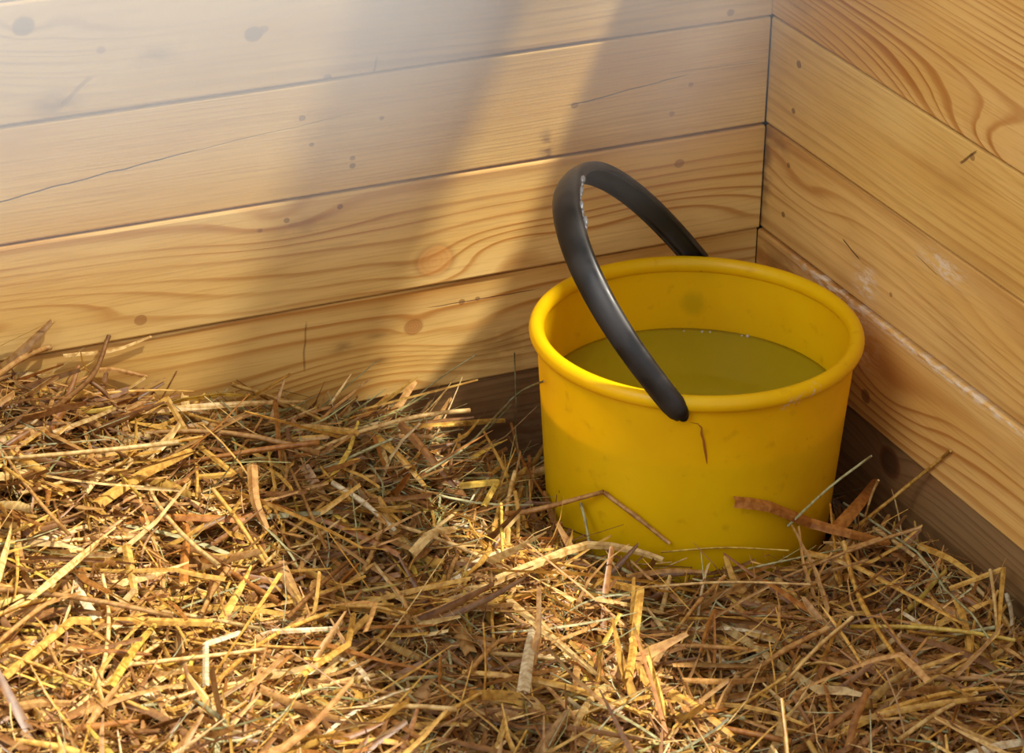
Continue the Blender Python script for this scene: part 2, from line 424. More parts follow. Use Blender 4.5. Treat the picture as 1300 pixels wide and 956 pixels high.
allV, allF, allC = [], [], []; voff = 0
def bed_layer(n, lmin, lmax, wmin, wmax, depth, tonelist, tonep, nseg=5, pitch=0.28, curl=0.25, lift=0.004, fold=(0.05, 0.4), where=None, align=0.0):
    global voff
    x, y = scatter(n, 0)
    if where is not None:
        k = rng.random(len(x)) < where(x, y); x, y = x[k], y[k]
    n = len(x)
    h = surf(x, y)
    z = h - rng.random(n) ** 1.4 * depth + lift * rng.random(n)
    L = lmin + (lmax - lmin) * rng.random(n) ** 1.8; W = (wmin + (wmax - wmin) * rng.random(n) ** 1.7) * 1.28
    th = rng.uniform(0, 2 * np.pi, n)
    if align: # neighbours lie roughly parallel in small wisps
        fld = np.array([noise.noise(Vector((a * 9, b * 9, 1.7))) for a, b in zip(x, y)]) * 5.0
        k = rng.random(n) < align; th = np.where(k, fld + rng.normal(0, 0.35, n), th)
    ph = np.clip(rng.normal(0, pitch, n), -0.9, 0.9)
    if wmax > 0.004: ph = np.clip(ph, -0.30, 0.30)
    t = np.linspace(-0.5, 0.5, nseg)[None, :]
    bend = rng.normal(0, curl, n)[:, None]; bend2 = rng.normal(0, curl, n)[:, None]
    kink = rng.random(n)[:, None] < 0.25; kp = rng.uniform(-0.25, 0.25, n)[:, None]
    kb = np.where(kink, rng.normal(0, 0.8, n)[:, None], 0)
    s = t * L[:, None]
    lat = L[:, None] * (bend * (t ** 2 - 0.08) + kb * np.maximum(t - kp, 0))
    ver = L[:, None] * (bend2 * (t ** 2) * -0.6 + rng.normal(0, 0.25, n)[:, None] * np.where(kink, np.maximum(t - kp, 0), 0))
    dx, dy = np.cos(th)[:, None], np.sin(th)[:, None]
    Px = x[:, None] + s * dx * np.cos(ph)[:, None] - lat * dy
    Py = y[:, None] + s * dy * np.cos(ph)[:, None] + lat * dx
    Pz = z[:, None] + s * np.sin(ph)[:, None] + ver
    # side vector with roll
    roll = rng.normal(0, 0.75, n)[:, None] + rng.normal(0, 0.9, n)[:, None] * t
    sx, sy, sz = -dy * np.cos(roll), dx * np.cos(roll), np.sin(roll)
    nx, ny, nz = dy * np.sin(roll), -dx * np.sin(roll), np.cos(roll)
    f = rng.uniform(*fold, n)[:, None] * W[:, None]
    e0 = rng.random(n)[:, None] ** 0.6 * 0.85; e1 = rng.random(n)[:, None] ** 0.6 * 0.85
    w = W[:, None] / 2 * (1 - e0 * np.clip(2 * t, 0, 1) ** 3 - e1 * np.clip(-2 * t, 0, 1) ** 3)
    ones = np.ones_like(t)
    A = np.stack([Px - sx * w, Py - sy * w, Pz - sz * w], -1)
    B = np.stack([Px + nx * f, Py + ny * f, Pz + nz * f], -1)
    C = np.stack([Px + sx * w, Py + sy * w, Pz + sz * w], -1)
    V = np.stack([A, B, C], 1)          # n,3,nseg,3
    flat = V.reshape(n, -1, 3)
    d = np.hypot(flat[..., 0] - BX, flat[..., 1] - BY)
    zz = flat[..., 2]
    inb = (d < body_r(zz) + 0.002) & (zz < ZR + 0.02)
    bad = inb.any(1) | (flat[..., 0] > -0.0035).any(1) | (flat[..., 1] > -0.0035).any(1) | (zz < 0.001).any(1)
    ok = ~bad
    V = V[ok]; n = len(V)
    tl = np.array([TONES[k] for k in tonelist]); ti = rng.choice(len(tl), n, p=np.array(tonep) / sum(tonep))
    c = tl[ti] * rng.uniform(0.72, 1.18, n)[:, None]
    cc = c[:, None, None, :] * rng.uniform(0.72, 1.22, (n, 3, 1, 1)) * rng.uniform(0.85, 1.12, (n, 1, nseg, 1))
    allV.append(V.reshape(-1, 3)); allC.append(cc.reshape(-1, 3))
    base = (np.arange(n) * 3 * nseg)[:, None, None] + voff
    i = np.arange(nseg - 1)
    q = np.stack([i, i + 1, nseg + i + 1, nseg + i], -1); q = np.concatenate([q, q + nseg])
    allF.append((base + q[None]).reshape(-1, 4)); voff += n * 3 * nseg

green_zone = lambda x, y: 0.10 + 0.90 * np.exp(-(((x + 0.44) / 0.12) ** 2 + ((y + 0.09) / 0.11) ** 2))
bed_layer(16000, 0.04, 0.14, 0.002, 0.006, 0.050, ['brown', 'tan', 'rust', 'gold', 'pale'], [8, 3, 2.4, 1.4, 0.2], align=0.35, pitch=0.35)
bed_layer(12500, 0.05, 0.22, 0.002, 0.0066, 0.024, ['gold', 'tan', 'pale', 'brown', 'yellow', 'rust'], [4, 3.4, 1.5, 4.0, 0.7, 1.2], align=0.4, pitch=0.24, nseg=7, curl=0.45)
bed_layer(4300, 0.05, 0.17, 0.005, 0.011, 0.022, ['gold', 'tan', 'pale', 'brown', 'rust'], [4, 4, 1.4, 3, 0.8], align=0.3, pitch=0.32, curl=0.8, nseg=7, fold=(-0.35, 0.5), where=lambda x, y: 0.35 + 0.65 * (x < -0.3))
bed_layer(17000, 0.015, 0.07, 0.0006, 0.0022, 0.018, ['tan', 'gold', 'pale', 'brown', 'green'], [3, 2, 1.2, 5, 0.4], align=0.2, pitch=0.4, nseg=4)
bed_layer(20000, 0.05, 0.17, 0.0008, 0.0022, 0.014, ['green', 'sage', 'pale', 'tan'], [4, 3, 1, 1], align=0.3, pitch=0.24, curl=0.6, where=green_zone, lift=0.016, nseg=6)
bed_layer(900, 0.05, 0.14, 0.001, 0.0035, 0.004, ['gold', 'tan', 'pale', 'sage'], [3, 3, 2, 1], pitch=0.75, curl=0.5, nseg=6, lift=0.02)
# dark packed litter underneath
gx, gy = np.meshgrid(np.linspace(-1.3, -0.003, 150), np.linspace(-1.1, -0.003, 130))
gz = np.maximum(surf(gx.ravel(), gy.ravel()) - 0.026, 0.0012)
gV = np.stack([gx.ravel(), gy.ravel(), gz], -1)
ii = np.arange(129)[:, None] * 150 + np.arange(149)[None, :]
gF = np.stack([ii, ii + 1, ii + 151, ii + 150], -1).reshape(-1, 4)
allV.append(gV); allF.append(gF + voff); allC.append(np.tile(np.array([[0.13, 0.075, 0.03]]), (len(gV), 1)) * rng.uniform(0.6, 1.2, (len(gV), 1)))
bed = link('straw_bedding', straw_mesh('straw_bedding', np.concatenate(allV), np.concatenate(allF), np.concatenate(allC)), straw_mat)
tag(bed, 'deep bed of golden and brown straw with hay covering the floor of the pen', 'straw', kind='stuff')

# ------------------------------------------------------------------ bucket
pm, nt, b = new_mat('yellow_plastic')
tc = nt.new('ShaderNodeTexCoord'); sp = nt.new('ShaderNodeSeparateXYZ'); nt.l.new(tc.outputs['Object'], sp.inputs[0])
n1 = nt.noise(tc.outputs['Object'], 9, 4); n2 = nt.noise(tc.outputs['Object'], 60, 3)
col = nt.mix(nt.maprange(n1, 0.35, 0.75), srgb(250, 214, 12), srgb(240, 198, 8))
col = nt.mix(nt.math('MULTIPLY', nt.maprange(n2, 0.60, 0.78), 0.3), col, srgb(196, 142, 10))
spots = nt.maprange(nt.noise(tc.outputs['Object'], 75, 2), 0.765, 0.80)
col = nt.mix(nt.math('MULTIPLY', spots, 0.7), col, srgb(110, 84, 10))
def spot(col, c, r, colr, k):
    d = nt.vmath('SUBTRACT', tc.outputs['Object'], c); g = nt.math('DIVIDE', nt.vmath('LENGTH', d), r)
    g = nt.math('MULTIPLY_ADD', nt.noise(tc.outputs['Object'], 120, 2), 0.5, g)
    return nt.mix(nt.math('MULTIPLY', nt.maprange(g, 1.4, 0.7), k), col, colr)
col = spot(col, (0.070, 0.134, 0.2), 0.016, srgb(180, 160, 10), 0.4)
smear = nt.math('MULTIPLY', nt.maprange(nt.noise(tc.outputs['Object'], 260, 3), 0.50, 0.60), 1.0)
for c_ in ((0.024, -0.1505, 0.236), (0.040, -0.1480, 0.239), (0.012, -0.1530, 0.234)):
    d_ = nt.math('DIVIDE', nt.vmath('LENGTH', nt.vmath('SUBTRACT', tc.outputs['Object'], c_)), 0.009)
    col = nt.mix(nt.math('MULTIPLY', nt.math('MULTIPLY', nt.maprange(d_, 1.2, 0.4), smear), 0.8), col, srgb(236, 224, 190))
nt.put(b.inputs['Base Color'], col)
b.inputs['Roughness'].default_value = 0.36
b.inputs['Specular IOR Level'].default_value = 0.45
tr = nt.new('ShaderNodeBsdfTranslucent'); nt.put(tr.inputs[0], col)
ms = nt.new('ShaderNodeMixShader'); ms.inputs[0].default_value = 0.40
nt.l.new(b.outputs[0], ms.inputs[1]); nt.l.new(tr.outputs[0], ms.inputs[2]); nt.l.new(ms.outputs[0], nt.n['Material Output'].inputs[0])

def lathe(name, prof, segs=96, closed=False):
    bm = bmesh.new(); rings = []
    for (r, z) in prof:
        if r < 1e-6: rings.append([bm.verts.new((0, 0, z))])
        else: rings.append([bm.verts.new((r * math.cos(2 * math.pi * k / segs), r * math.sin(2 * math.pi * k / segs), z)) for k in range(segs)])
    pairs = list(zip(rings[:-1], rings[1:]))
    if closed: pairs.append((rings[-1], rings[0]))
    for A, B in pairs:
        for k in range(segs):
            k2 = (k + 1) % segs
            if len(A) == 1 and len(B) == 1: continue
            if len(A) == 1: bm.faces.new((A[0], B[k2], B[k]))
            elif len(B) == 1: bm.faces.new((A[k], A[k2], B[0]))
            else: bm.faces.new((A[k], A[k2], B[k2], B[k]))
    bmesh.ops.recalc_face_normals(bm, faces=bm.faces)
    me = bpy.data.meshes.new(name); bm.to_mesh(me); bm.free(); smooth(me); return me

bucket = empty('bucket', (BX, BY, 0.0))
tag(bucket, 'round yellow plastic bucket with black handle, half full of water, in the corner', 'bucket')
zt = ZR - 0.016
prof = [(0, ZB), (RB - 0.010, ZB), (RB - 0.003, ZB + 0.002), (RB, ZB + 0.007)]
for i in range(1, 13):
    z = ZB + 0.007 + (zt - ZB - 0.007) * i / 12; prof.append((float(body_r(z)), z))
wall_t = 0.0022
prof[-1] = (RT, zt - 0.010)
prof += [(RT + 0.0003, zt - 0.006), (RT + 0.0012, zt - 0.002), (RT + 0.0028, zt + 0.002), (RT + 0.0047, zt + 0.0055), (RT + 0.0062, zt + 0.0085), (RT - wall_t, ZR - 0.006)]
for i in range(12, -1, -1):
    z = ZB + 0.007 + (zt - ZB - 0.007) * i / 12 - 0.0; prof.append((float(body_r(z)) - wall_t, z - 0.0002))
prof += [(RB - 0.012, ZB + 0.0035), (0, ZB + 0.003)]
link('body', lathe('body', prof), pm, bucket)
rim = []
# rolled lip: an oval bead that sits on the flared top of the wall
cr, cz, a_, b_ = 0.1506, ZR - 0.0080, 0.0072, 0.0080
for k in range(26):
    a = 2 * math.pi * k / 26
    rim.append((cr + a_ * math.cos(a), cz + b_ * math.sin(a)))
link('rim', lathe('rim', rim, 112, closed=True), pm, bucket)

# handle: a bowed channel strap leaning over to the left
hm, nt, b = new_mat('black_plastic')
tc = nt.new('ShaderNodeTexCoord'); n1 = nt.noise(tc.outputs['Object'], 40, 4)
nt.put(b.inputs['Base Color'], nt.mix(nt.maprange(n1, 0.4, 0.7), srgb(20, 19, 19), srgb(36, 33, 32)))
nt.put(b.inputs['Roughness'], nt.maprange(n1, 0.3, 0.7, 0.32, 0.5))
b.inputs['Specular IOR Level'].default_value = 0.5
gmx, nt, b = new_mat('scuffed_plastic')
b.inputs['Base Color'].default_value = srgb(92, 92, 95); b.inputs['Roughness'].default_value = 0.42
ha, hb, hH, hr, hz = -2.1315, -0.6999, 0.1952, 0.1568, 0.2297
hu = np.array([math.cos(ha), math.sin(ha), 0]); hn = np.array([-math.sin(ha), math.cos(ha), 0])
hw = hn * math.sin(hb) + np.array([0, 0, 1]) * math.cos(hb); hmn = np.cross(hu, hw)
NS = 72
ths = np.linspace(-0.045, math.pi + 0.045, NS)
cpt = []
for t in ths:
    sn = math.sin(t)
    cpt.append(hr * math.copysign(abs(math.cos(t)) ** 0.9926, math.cos(t)) * hu + hH * math.copysign(abs(sn) ** (0.8188 if sn > 0 else 1), sn) * hw + np.array([0, 0, hz]))
cpt = np.array(cpt)
cpt[:2] = cpt[2] + (cpt[2] - cpt[3]) / np.linalg.norm(cpt[2] - cpt[3]) * np.array([[0.015], [0.009]])
cpt[-2:] = cpt[-3] + (cpt[-3] - cpt[-4]) / np.linalg.norm(cpt[-3] - cpt[-4]) * np.array([[0.005], [0.010]])
tan = np.gradient(cpt, axis=0); tan /= np.linalg.norm(tan, axis=1)[:, None]
outw = np.cross(np.tile(hmn, (NS, 1)), tan); outw /= np.linalg.norm(outw, axis=1)[:, None]
if np.dot(outw[NS // 2], hw) < 0: outw = -outw
hv, hf = [], []
# section: (across, outward) — convex back, rolled edges, hollow inside
sec = [(-1.0, -0.45), (-1.02, 0.0), (-0.92, 0.45), (-0.62, 0.80), (-0.22, 0.98), (0.22, 0.98), (0.62, 0.80), (0.92, 0.45), (1.02, 0.0), (1.0, -0.45), (0.90, -1.0),
       (0.72, -0.95), (0.70, -0.2), (0.40, 0.25), (-0.40, 0.25), (-0.70, -0.2), (-0.72, -0.95), (-0.90, -1.0)]
for i in range(NS):
    g = math.sin(math.pi * i / (NS - 1))
    wd = 0.0114 + 0.0034 * (math.sin(math.pi * min(i / (NS - 1), 0.5))) ** 1.5 - 0.0026 * max(0, (i - NS * 0.5) / (NS * 0.5)); th_ = 0.0048 + 0.0016 * g
    if i == 0 or i == NS - 1: wd *= 0.60; th_ *= 0.7
    elif i == 1 or i == NS - 2: wd *= 0.88
    for k, (a, o) in enumerate(sec):
        jit = 0.0
        chew = 0.46 < i / NS < 0.60 - 0.0 and a < -0.65 and o < -0.1
        pt = cpt[i] + hmn * a * wd * -1 + outw[i] * o * th_
        hv.append(tuple(pt))
m_ = len(sec)
for i in range(NS - 1):
    for k in range(m_):
        k2 = (k + 1) % m_
        hf.append((i * m_ + k, i * m_ + k2, (i + 1) * m_ + k2, (i + 1) * m_ + k))
hf.append(tuple(range(m_))[::-1]); hf.append(tuple(range((NS - 1) * m_, NS * m_)))
me = bpy.data.meshes.new('handle'); me.from_pydata(hv, [], hf)
bm = bmesh.new(); bm.from_mesh(me); bmesh.ops.recalc_face_normals(bm, faces=bm.faces); bm.to_mesh(me); bm.free(); smooth(me)
handle = link('handle', me, hm, bucket); handle['label'] = 'black plastic strap handle leaning to the left'
# chewed edge on the inside of the grip
bm = bmesh.new()
for j in range(13):
    i = int(NS * 0.35) + j
    c = cpt[i] - hmn * (0.0132 + 0.0012 * math.sin(j * 1.9)) - outw[i] * (0.0046 + 0.0008 * math.sin(j * 2.7))
    r = 0.0020 + 0.0016 * abs(math.sin(j * 1.3))
    ret = bmesh.ops.create_icosphere(bm, subdivisions=2, radius=r)
    tz = Vector(tan[i]).to_track_quat('Z', 'Y').to_matrix()
    for v in ret['verts']:
        k = 1 + 0.45 * noise.noise(Vector(v.co) * 900 + Vector((j * 3.1, 0, 0)))
        v.co = tz @ Vector((v.co.x * k * 0.8, v.co.y * k * 0.8, v.co.z * k * 2.0)) + Vector(c)
me = bpy.data.meshes.new('chewed_edge'); bm.to_mesh(me); bm.free(); smooth(me)
ce = link('chewed_edge', me, gmx, handle); ce['label'] = 'grey chewed and torn inner edge of the grip'; ce['kind'] = 'stuff'
for sgn in (1, -1):
    bm = bmesh.new()
    bmesh.ops.create_cone(bm, cap_ends=True, segments=20, radius1=0.0050, radius2=0.0045, depth=0.006)
    rot = Vector(hu * sgn).to_track_quat('Z', 'Y').to_matrix().to_4x4()
    bmesh.ops.transform(bm, matrix=Matrix.Translation(Vector(hu * sgn * (hr - 0.003) + np.array([0, 0, hz]))) @ rot, verts=bm.verts)
    me = bpy.data.meshes.new('handle_peg'); bm.to_mesh(me); bm.free(); smooth(me)
    link('handle_peg', me, hm, bucket)

# brown crack running down from the handle hole
ckm, nt, b = new_mat('crack_brown'); b.inputs['Base Color'].default_value = srgb(150, 88, 8); b.inputs['Roughness'].default_value = 0.7
def on_body(az, z, out=0.0002):
    r = float(body_r(z)) + out; return (r * math.cos(az), r * math.sin(az), z)
crack = [(-2.09, 0.2215), (-2.045, 0.2205), (-2.022, 0.2165), (-2.02, 0.210), (-2.005, 0.203), (-1.997, 0.196), (-1.985, 0.187), (-1.975, 0.178)]
V, Fc = stalk([on_body(a, z) for a, z in crack], np.array([0.0004, 0.0006, 0.0009, 0.0012, 0.0013, 0.0014, 0.0011, 0.0003]), 4)
me = bpy.data.meshes.new('crack'); me.from_pydata([tuple(v) for v in V], [], Fc)
o = link('crack', me, ckm, bucket); o['label'] = 'thin brown crack running down below the handle end'

# water
wm, nt, b = new_mat('murky_water')
tc = nt.new('ShaderNodeTexCoord')
nt.put(b.inputs['Base Color'], nt.mix(nt.noise(tc.outputs['Object'], 8, 3), srgb(190, 172, 30), srgb(172, 156, 32)))
b.inputs['Roughness'].default_value = 0.03; b.inputs['IOR'].default_value = 1.33; b.inputs['Transmission Weight'].default_value = 0.35
bm_ = nt.new('ShaderNodeBump'); bm_.inputs['Strength'].default_value = 0.08; bm_.inputs['Distance'].default_value = 0.002
nt.put(bm_.inputs['Height'], nt.noise(tc.outputs['Object'], 14, 1)); nt.l.new(bm_.outputs[0], b.inputs['Normal'])
WZ = 0.174
wprof = [(0, ZB + 0.0045), (RB - 0.016, ZB + 0.0045)]
for i in range(9):
    z = ZB + 0.012 + (WZ - ZB - 0.012) * i / 8; wprof.append((float(body_r(z)) - wall_t - 0.0006, z))
wprof += [(float(body_r(WZ)) - 0.008, WZ - 0.0008), (0, WZ - 0.0008)]
w = link('water', lathe('water', wprof, 72), wm); w.location = (BX, BY, 0)
tag(w, 'still murky greenish water half filling the yellow bucket', 'water', kind='stuff')

bubm, nt, b = new_mat('bubble_skin'); b.inputs['Base Color'].default_value = (0.9, 0.9, 0.85, 1); b.inputs['Roughness'].default_value = 0.05
b.inputs['Transmission Weight'].default_value = 0.6; b.inputs['IOR'].default_value = 1.2
for bx_, by_, br_ in ((0.0722, 0.1166, 0.0015), (0.0790, 0.1130, 0.0012), (0.1090, 0.0900, 0.0020), (0.1045, 0.0935, 0.0013), (0.0560, 0.1250, 0.0010)):
    bm = bmesh.new(); bmesh.ops.create_icosphere(bm, subdivisions=2, radius=br_)
    me = bpy.data.meshes.new('bubble'); bm.to_mesh(me); bm.free(); smooth(me)
    bo = link('bubble', me, bubm, w); bo.location = (bx_, by_, WZ - 0.0006)

#HEROES#
# ------------------------------------------------------------------ single straws that stand out (world coordinates, metres)
HEROES = [
    ('r', 12, 'gold', 'broad flat golden blade pointing up to the right on the sunny left heap', [(-0.766, -0.1799, 0.1652), (-0.7139, -0.1472, 0.1675), (-0.6589, -0.124, 0.1694)]),
    ('k', 6, 'gold', 'golden straw folded into a sharp zigzag on the left heap', [(-0.6788, -0.0602, 0.1833), (-0.6563, -0.048, 0.1861), (-0.648, -0.0869, 0.161), (-0.6321, -0.1629, 0.1588), (-0.6619, -0.1464, 0.1535)]),
    ('k', 8, 'gold', 'long golden straw near the bottom left, bent down at its left end', [(-0.9091, -0.3875, 0.145), (-0.8338, -0.3252, 0.1448), (-0.7741, -0.3277, 0.1309), (-0.7186, -0.3494, 0.1282)]),
    ('r', 9, 'pale', 'pale blade lying level at the left edge, middle of the heap', [(-0.8513, -0.1597, 0.201), (-0.8257, -0.15, 0.1938), (-0.8039, -0.1538, 0.195)]),
    ('r', 11, 'tan', 'upright tan leaf blade curving down below the hay on the left heap', [(-0.6125, -0.1571, 0.1598), (-0.6237, -0.1952, 0.1458), (-0.6236, -0.2248, 0.1313)]),
    ('s', 5, 'gold', 'straight golden straw slanting down right in the middle of the left heap', [(-0.659, -0.1817, 0.1587), (-0.6409, -0.271, 0.1222)]),
    ('s', 6, 'tan', 'short tan straw slanting up right low on the left heap', [(-0.6779, -0.2749, 0.1329), (-0.7237, -0.3359, 0.1311)]),
    ('s', 6.5, 'white', 'shiny whitish stalk slanting down right at the edge of the green hay', [(-0.5397, -0.171, 0.1339), (-0.504, -0.2361, 0.1095)]),
    ('r', 5, 'rust', 'thin rust coloured straw standing upright in the green hay by the wall', [(-0.5512, -0.052, 0.1652), (-0.5687, -0.1072, 0.1604), (-0.5769, -0.1347, 0.1451)]),
    ('s', 5, 'gold', 'golden straw slanting down from the wall boards into the green hay', [(-0.5773, -0.0058, 0.1654), (-0.5109, -0.069, 0.1441)]),
    ('r', 4.5, 'pale', 'pale straw lying level against the wall boards at upper left', [(-0.7414, -0.0052, 0.2271), (-0.7293, -0.0053, 0.2265), (-0.693, -0.0054, 0.2236), (-0.6559, -0.0056, 0.2314)]),
    ('s', 7, 'tan', 'thick tan straw leaning up to the wall at the upper left edge of the heap', [(-0.8154, -0.0465, 0.2397), (-0.7527, -0.0052, 0.2391)]),
    ('s', 6, 'brown', 'brown straw rising up right against the wall at upper left', [(-0.7731, -0.0851, 0.2176), (-0.7247, -0.0436, 0.2221), (-0.6968, -0.0053, 0.2399)]),
    ('s', 5, 'brown', 'short brown straw slanting down right beside the upper left straw tips', [(-0.7263, -0.0375, 0.213), (-0.7057, -0.0546, 0.1876)]),
    ('r', 6, 'tan', 'olive tan blade bent in the middle and lying on the wall board at left', [(-0.7084, -0.0054, 0.2061), (-0.6909, -0.0053, 0.2026), (-0.6621, -0.0052, 0.1902)]),
    ('s', 2.8, 'sage', 'long greenish stem arching up right beside the bucket', [(-0.4415, -0.1591, 0.1176), (-0.3924, -0.1502, 0.1332), (-0.2783, -0.0059, 0.093), (-0.3381, -0.1956, 0.2108)]),
    ('s', 1.8, 'sage', 'fine pale green stem slanting up the wall left of the bucket', [(-0.4163, -0.0371, 0.1189), (-0.3205, -0.0052, 0.1478)]),
    ('s', 1.6, 'sage', 'fine vertical hay stem just left of the bucket', [(-0.2791, -0.0055, 0.1418), (-0.2777, -0.0054, 0.0728), (-0.311, -0.087, 0.0734), (-0.3513, -0.1879, 0.0839)]),
    ('r', 8, 'gold', 'flat golden straw lying level across the dark bottom board', [(-0.4255, -0.0905, 0.1303), (-0.3485, -0.0215, 0.0834), (-0.289, -0.0054, 0.0679)]),
    ('r', 7, 'gold', 'short golden straw slanting up right in front of the dark bottom board', [(-0.297, -0.0558, 0.0504), (-0.3841, -0.1567, 0.0912)]),
    ('s', 3.5, 'rust', 'thin rust brown stem bending down beside the bucket', [(-0.2809, -0.0053, 0.0617), (-0.3059, -0.0836, 0.0662), (-0.3311, -0.1926, 0.0818)]),
    ('s', 6, 'tan', 'pinkish tan straw pointing right to the lower left of the bucket', [(-0.3936, -0.2331, 0.1015), (-0.3651, -0.2361, 0.1001), (-0.3143, -0.28, 0.1318)]),
    ('s', 5, 'tan', 'pinkish tan straw slanting down right across the lower left of the bucket', [(-0.3144, -0.2803, 0.1312), (-0.2688, -0.3266, 0.0912)]),
    ('r', 9, 'pale', 'long pale bent blade in front of the bucket, lower left', [(-0.442, -0.3241, 0.0918), (-0.3974, -0.3267, 0.1025), (-0.3401, -0.2993, 0.0911), (-0.303, -0.3144, 0.0857), (-0.2812, -0.3386, 0.0829)]),
    ('r', 10, 'pale', 'pale curled leaf arching left of the bucket in the sunny strip', [(-0.5009, -0.2675, 0.1016), (-0.48, -0.2638, 0.1155), (-0.4536, -0.2569, 0.1108)]),
    ('r', 12, 'white', 'broad whitish blade standing upright in the sunny strip at the bottom', [(-0.5074, -0.5198, 0.1059), (-0.4446, -0.4065, 0.0891)]),
    ('k', 8, 'gold', 'golden straw bent at its top below the bucket, standing near the bottom', [(-0.3481, -0.3409, 0.0773), (-0.3382, -0.403, 0.1004), (-0.3693, -0.4542, 0.0908), (-0.415, -0.5316, 0.1025)]),
    ('r', 5, 'white', 'narrow shiny whitish blade lying level on the lower left heap', [(-0.6738, -0.3717, 0.1214), (-0.6464, -0.3841, 0.1234), (-0.6139, -0.3739, 0.1119)]),
    ('s', 4.5, 'gold', 'level golden straw just above the shiny whitish blade on the lower heap', [(-0.6074, -0.339, 0.1112), (-0.5512, -0.3762, 0.1122)]),
    ('k', 7, 'yellow', 'yellow straw bent like a hook left of the bucket base', [(-0.4168, -0.1822, 0.1097), (-0.3819, -0.191, 0.1109), (-0.4068, -0.216, 0.103)]),
    ('s', 4, 'yellow', 'thin yellow straw standing upright in the sunny strip left of the bucket', [(-0.3971, -0.2334, 0.1125), (-0.4249, -0.2986, 0.092)]),
    ('s', 4.5, 'gold', 'golden straw leaning up to the right wall beside the bucket', [(-0.071, -0.331, 0.0657), (-0.0131, -0.3238, 0.093), (-0.0059, -0.3798, 0.1587)]),
    ('s', 3, 'sage', 'pale green stem slanting up right across the right side of the bucket', [(-0.1579, -0.3501, 0.097), (-0.1135, -0.4121, 0.1926)]),
    ('r', 12, 'rust', 'rust brown leaf blade curving over the right side of the bucket base', [(-0.2197, -0.3522, 0.1393), (-0.1844, -0.3551, 0.1281), (-0.1309, -0.3449, 0.0916), (-0.1007, -0.3693, 0.0859), (-0.0604, -0.3743, 0.0692)]),
    ('s', 3, 'sage', 'long greenish stem curving down right below the right wall', [(-0.0551, -0.2826, 0.0636), (-0.0605, -0.4206, 0.0849), (-0.0708, -0.484, 0.0829), (-0.0827, -0.5445, 0.0943), (-0.0839, -0.5844, 0.0827)]),
    ('r', 7, 'gold', 'golden blade slanting down right at the foot of the right wall', [(-0.0408, -0.3937, 0.0726), (-0.0277, -0.4728, 0.0781)]),
    ('k', 5, 'gold', 'sharply folded golden straw at the lower right edge', [(-0.0588, -0.4743, 0.0747), (-0.0105, -0.487, 0.0919), (-0.0741, -0.5738, 0.0871)]),
    ('s', 4, 'pale', 'pale straw standing beside the folded straw at the lower right edge', [(-0.0223, -0.4832, 0.091), (-0.0704, -0.5683, 0.0863)]),
    ('s', 5.5, 'gold', 'long golden straw bending down right to the lower right of the bucket', [(-0.1187, -0.3861, 0.0905), (-0.1382, -0.442, 0.0755), (-0.162, -0.5129, 0.0834), (-0.1848, -0.598, 0.0936)]),
    ('s', 3, 'pale', 'thin pale straw lying level right under the bucket front', [(-0.3348, -0.3949, 0.0975), (-0.1871, -0.4418, 0.0919)]),
    ('s', 2.4, 'yellow', 'thin yellow stem lying level against the bucket base', [(-0.2791, -0.3297, 0.086), (-0.1655, -0.3667, 0.0816)]),
    ('r', 6, 'tan', 'tan blade lying level below the bucket front, left half', [(-0.3218, -0.3443, 0.0772), (-0.248, -0.3671, 0.0782)]),
    ('s', 5, 'tan', 'tan straw slanting down left below the middle of the bucket', [(-0.2403, -0.3815, 0.0794), (-0.334, -0.458, 0.0843)]),
    ('s', 6, 'tan', 'tan straw slanting up right in the lower right straw', [(-0.2105, -0.5137, 0.0925), (-0.3087, -0.5394, 0.0808)]),
    ('s', 4, 'pale', 'pale thin straw crossing up right at the bottom of the straw, right of middle', [(-0.1799, -0.5041, 0.0909), (-0.2853, -0.5703, 0.0901)]),
    ('s', 5, 'yellow', 'long shiny yellow straw lying level at the lower right', [(-0.183, -0.5063, 0.0831), (-0.1354, -0.5299, 0.085), (-0.0994, -0.5609, 0.0891), (-0.0586, -0.5787, 0.0804)]),
    ('s', 2.6, 'sage', 'grey green stem rising gently right below the bucket', [(-0.2284, -0.3776, 0.0795), (-0.1639, -0.3843, 0.0832), (-0.089, -0.3716, 0.0717)]),
    ('r', 6, 'gold', 'long golden blade curving down right from below the bucket', [(-0.1573, -0.3811, 0.0858), (-0.1226, -0.4071, 0.0785), (-0.1087, -0.4569, 0.0801), (-0.0935, -0.5482, 0.0885)]),
    ('r', 6, 'rust', 'short rust straw slanting down left below the bucket', [(-0.2808, -0.4377, 0.085), (-0.3232, -0.4893, 0.0813)]),
    ('s', 3.5, 'sage', 'pale green stalk standing before the lower left of the bucket', [(-0.3245, -0.2528, 0.1074), (-0.3297, -0.2834, 0.0818)]),
    ('r', 14, 'rust', 'wide rust brown leaf standing between bucket and right wall', [(-0.1097, -0.3585, 0.0873), (-0.0712, -0.3334, 0.0927), (-0.0141, -0.2732, 0.0751)]),
    ('s', 3, 'pale', 'short pale stem standing beside the wide rust leaf', [(-0.0613, -0.3482, 0.1236), (-0.0592, -0.3276, 0.0741)]),
    ('r', 7, 'pale', 'short pale blade slanting up right beside the broad golden blade', [(-0.7731, -0.1639, 0.1688), (-0.7383, -0.14, 0.178)]),
    ('r', 9, 'gold', 'golden blade hanging straight down low on the left heap', [(-0.7587, -0.2397, 0.1547), (-0.7636, -0.2669, 0.1453), (-0.7669, -0.2882, 0.1311)]),
    ('s', 5, 'gold', 'golden straw slanting up from the left edge, low on the heap', [(-0.8927, -0.3064, 0.153), (-0.8367, -0.2973, 0.1513)]),
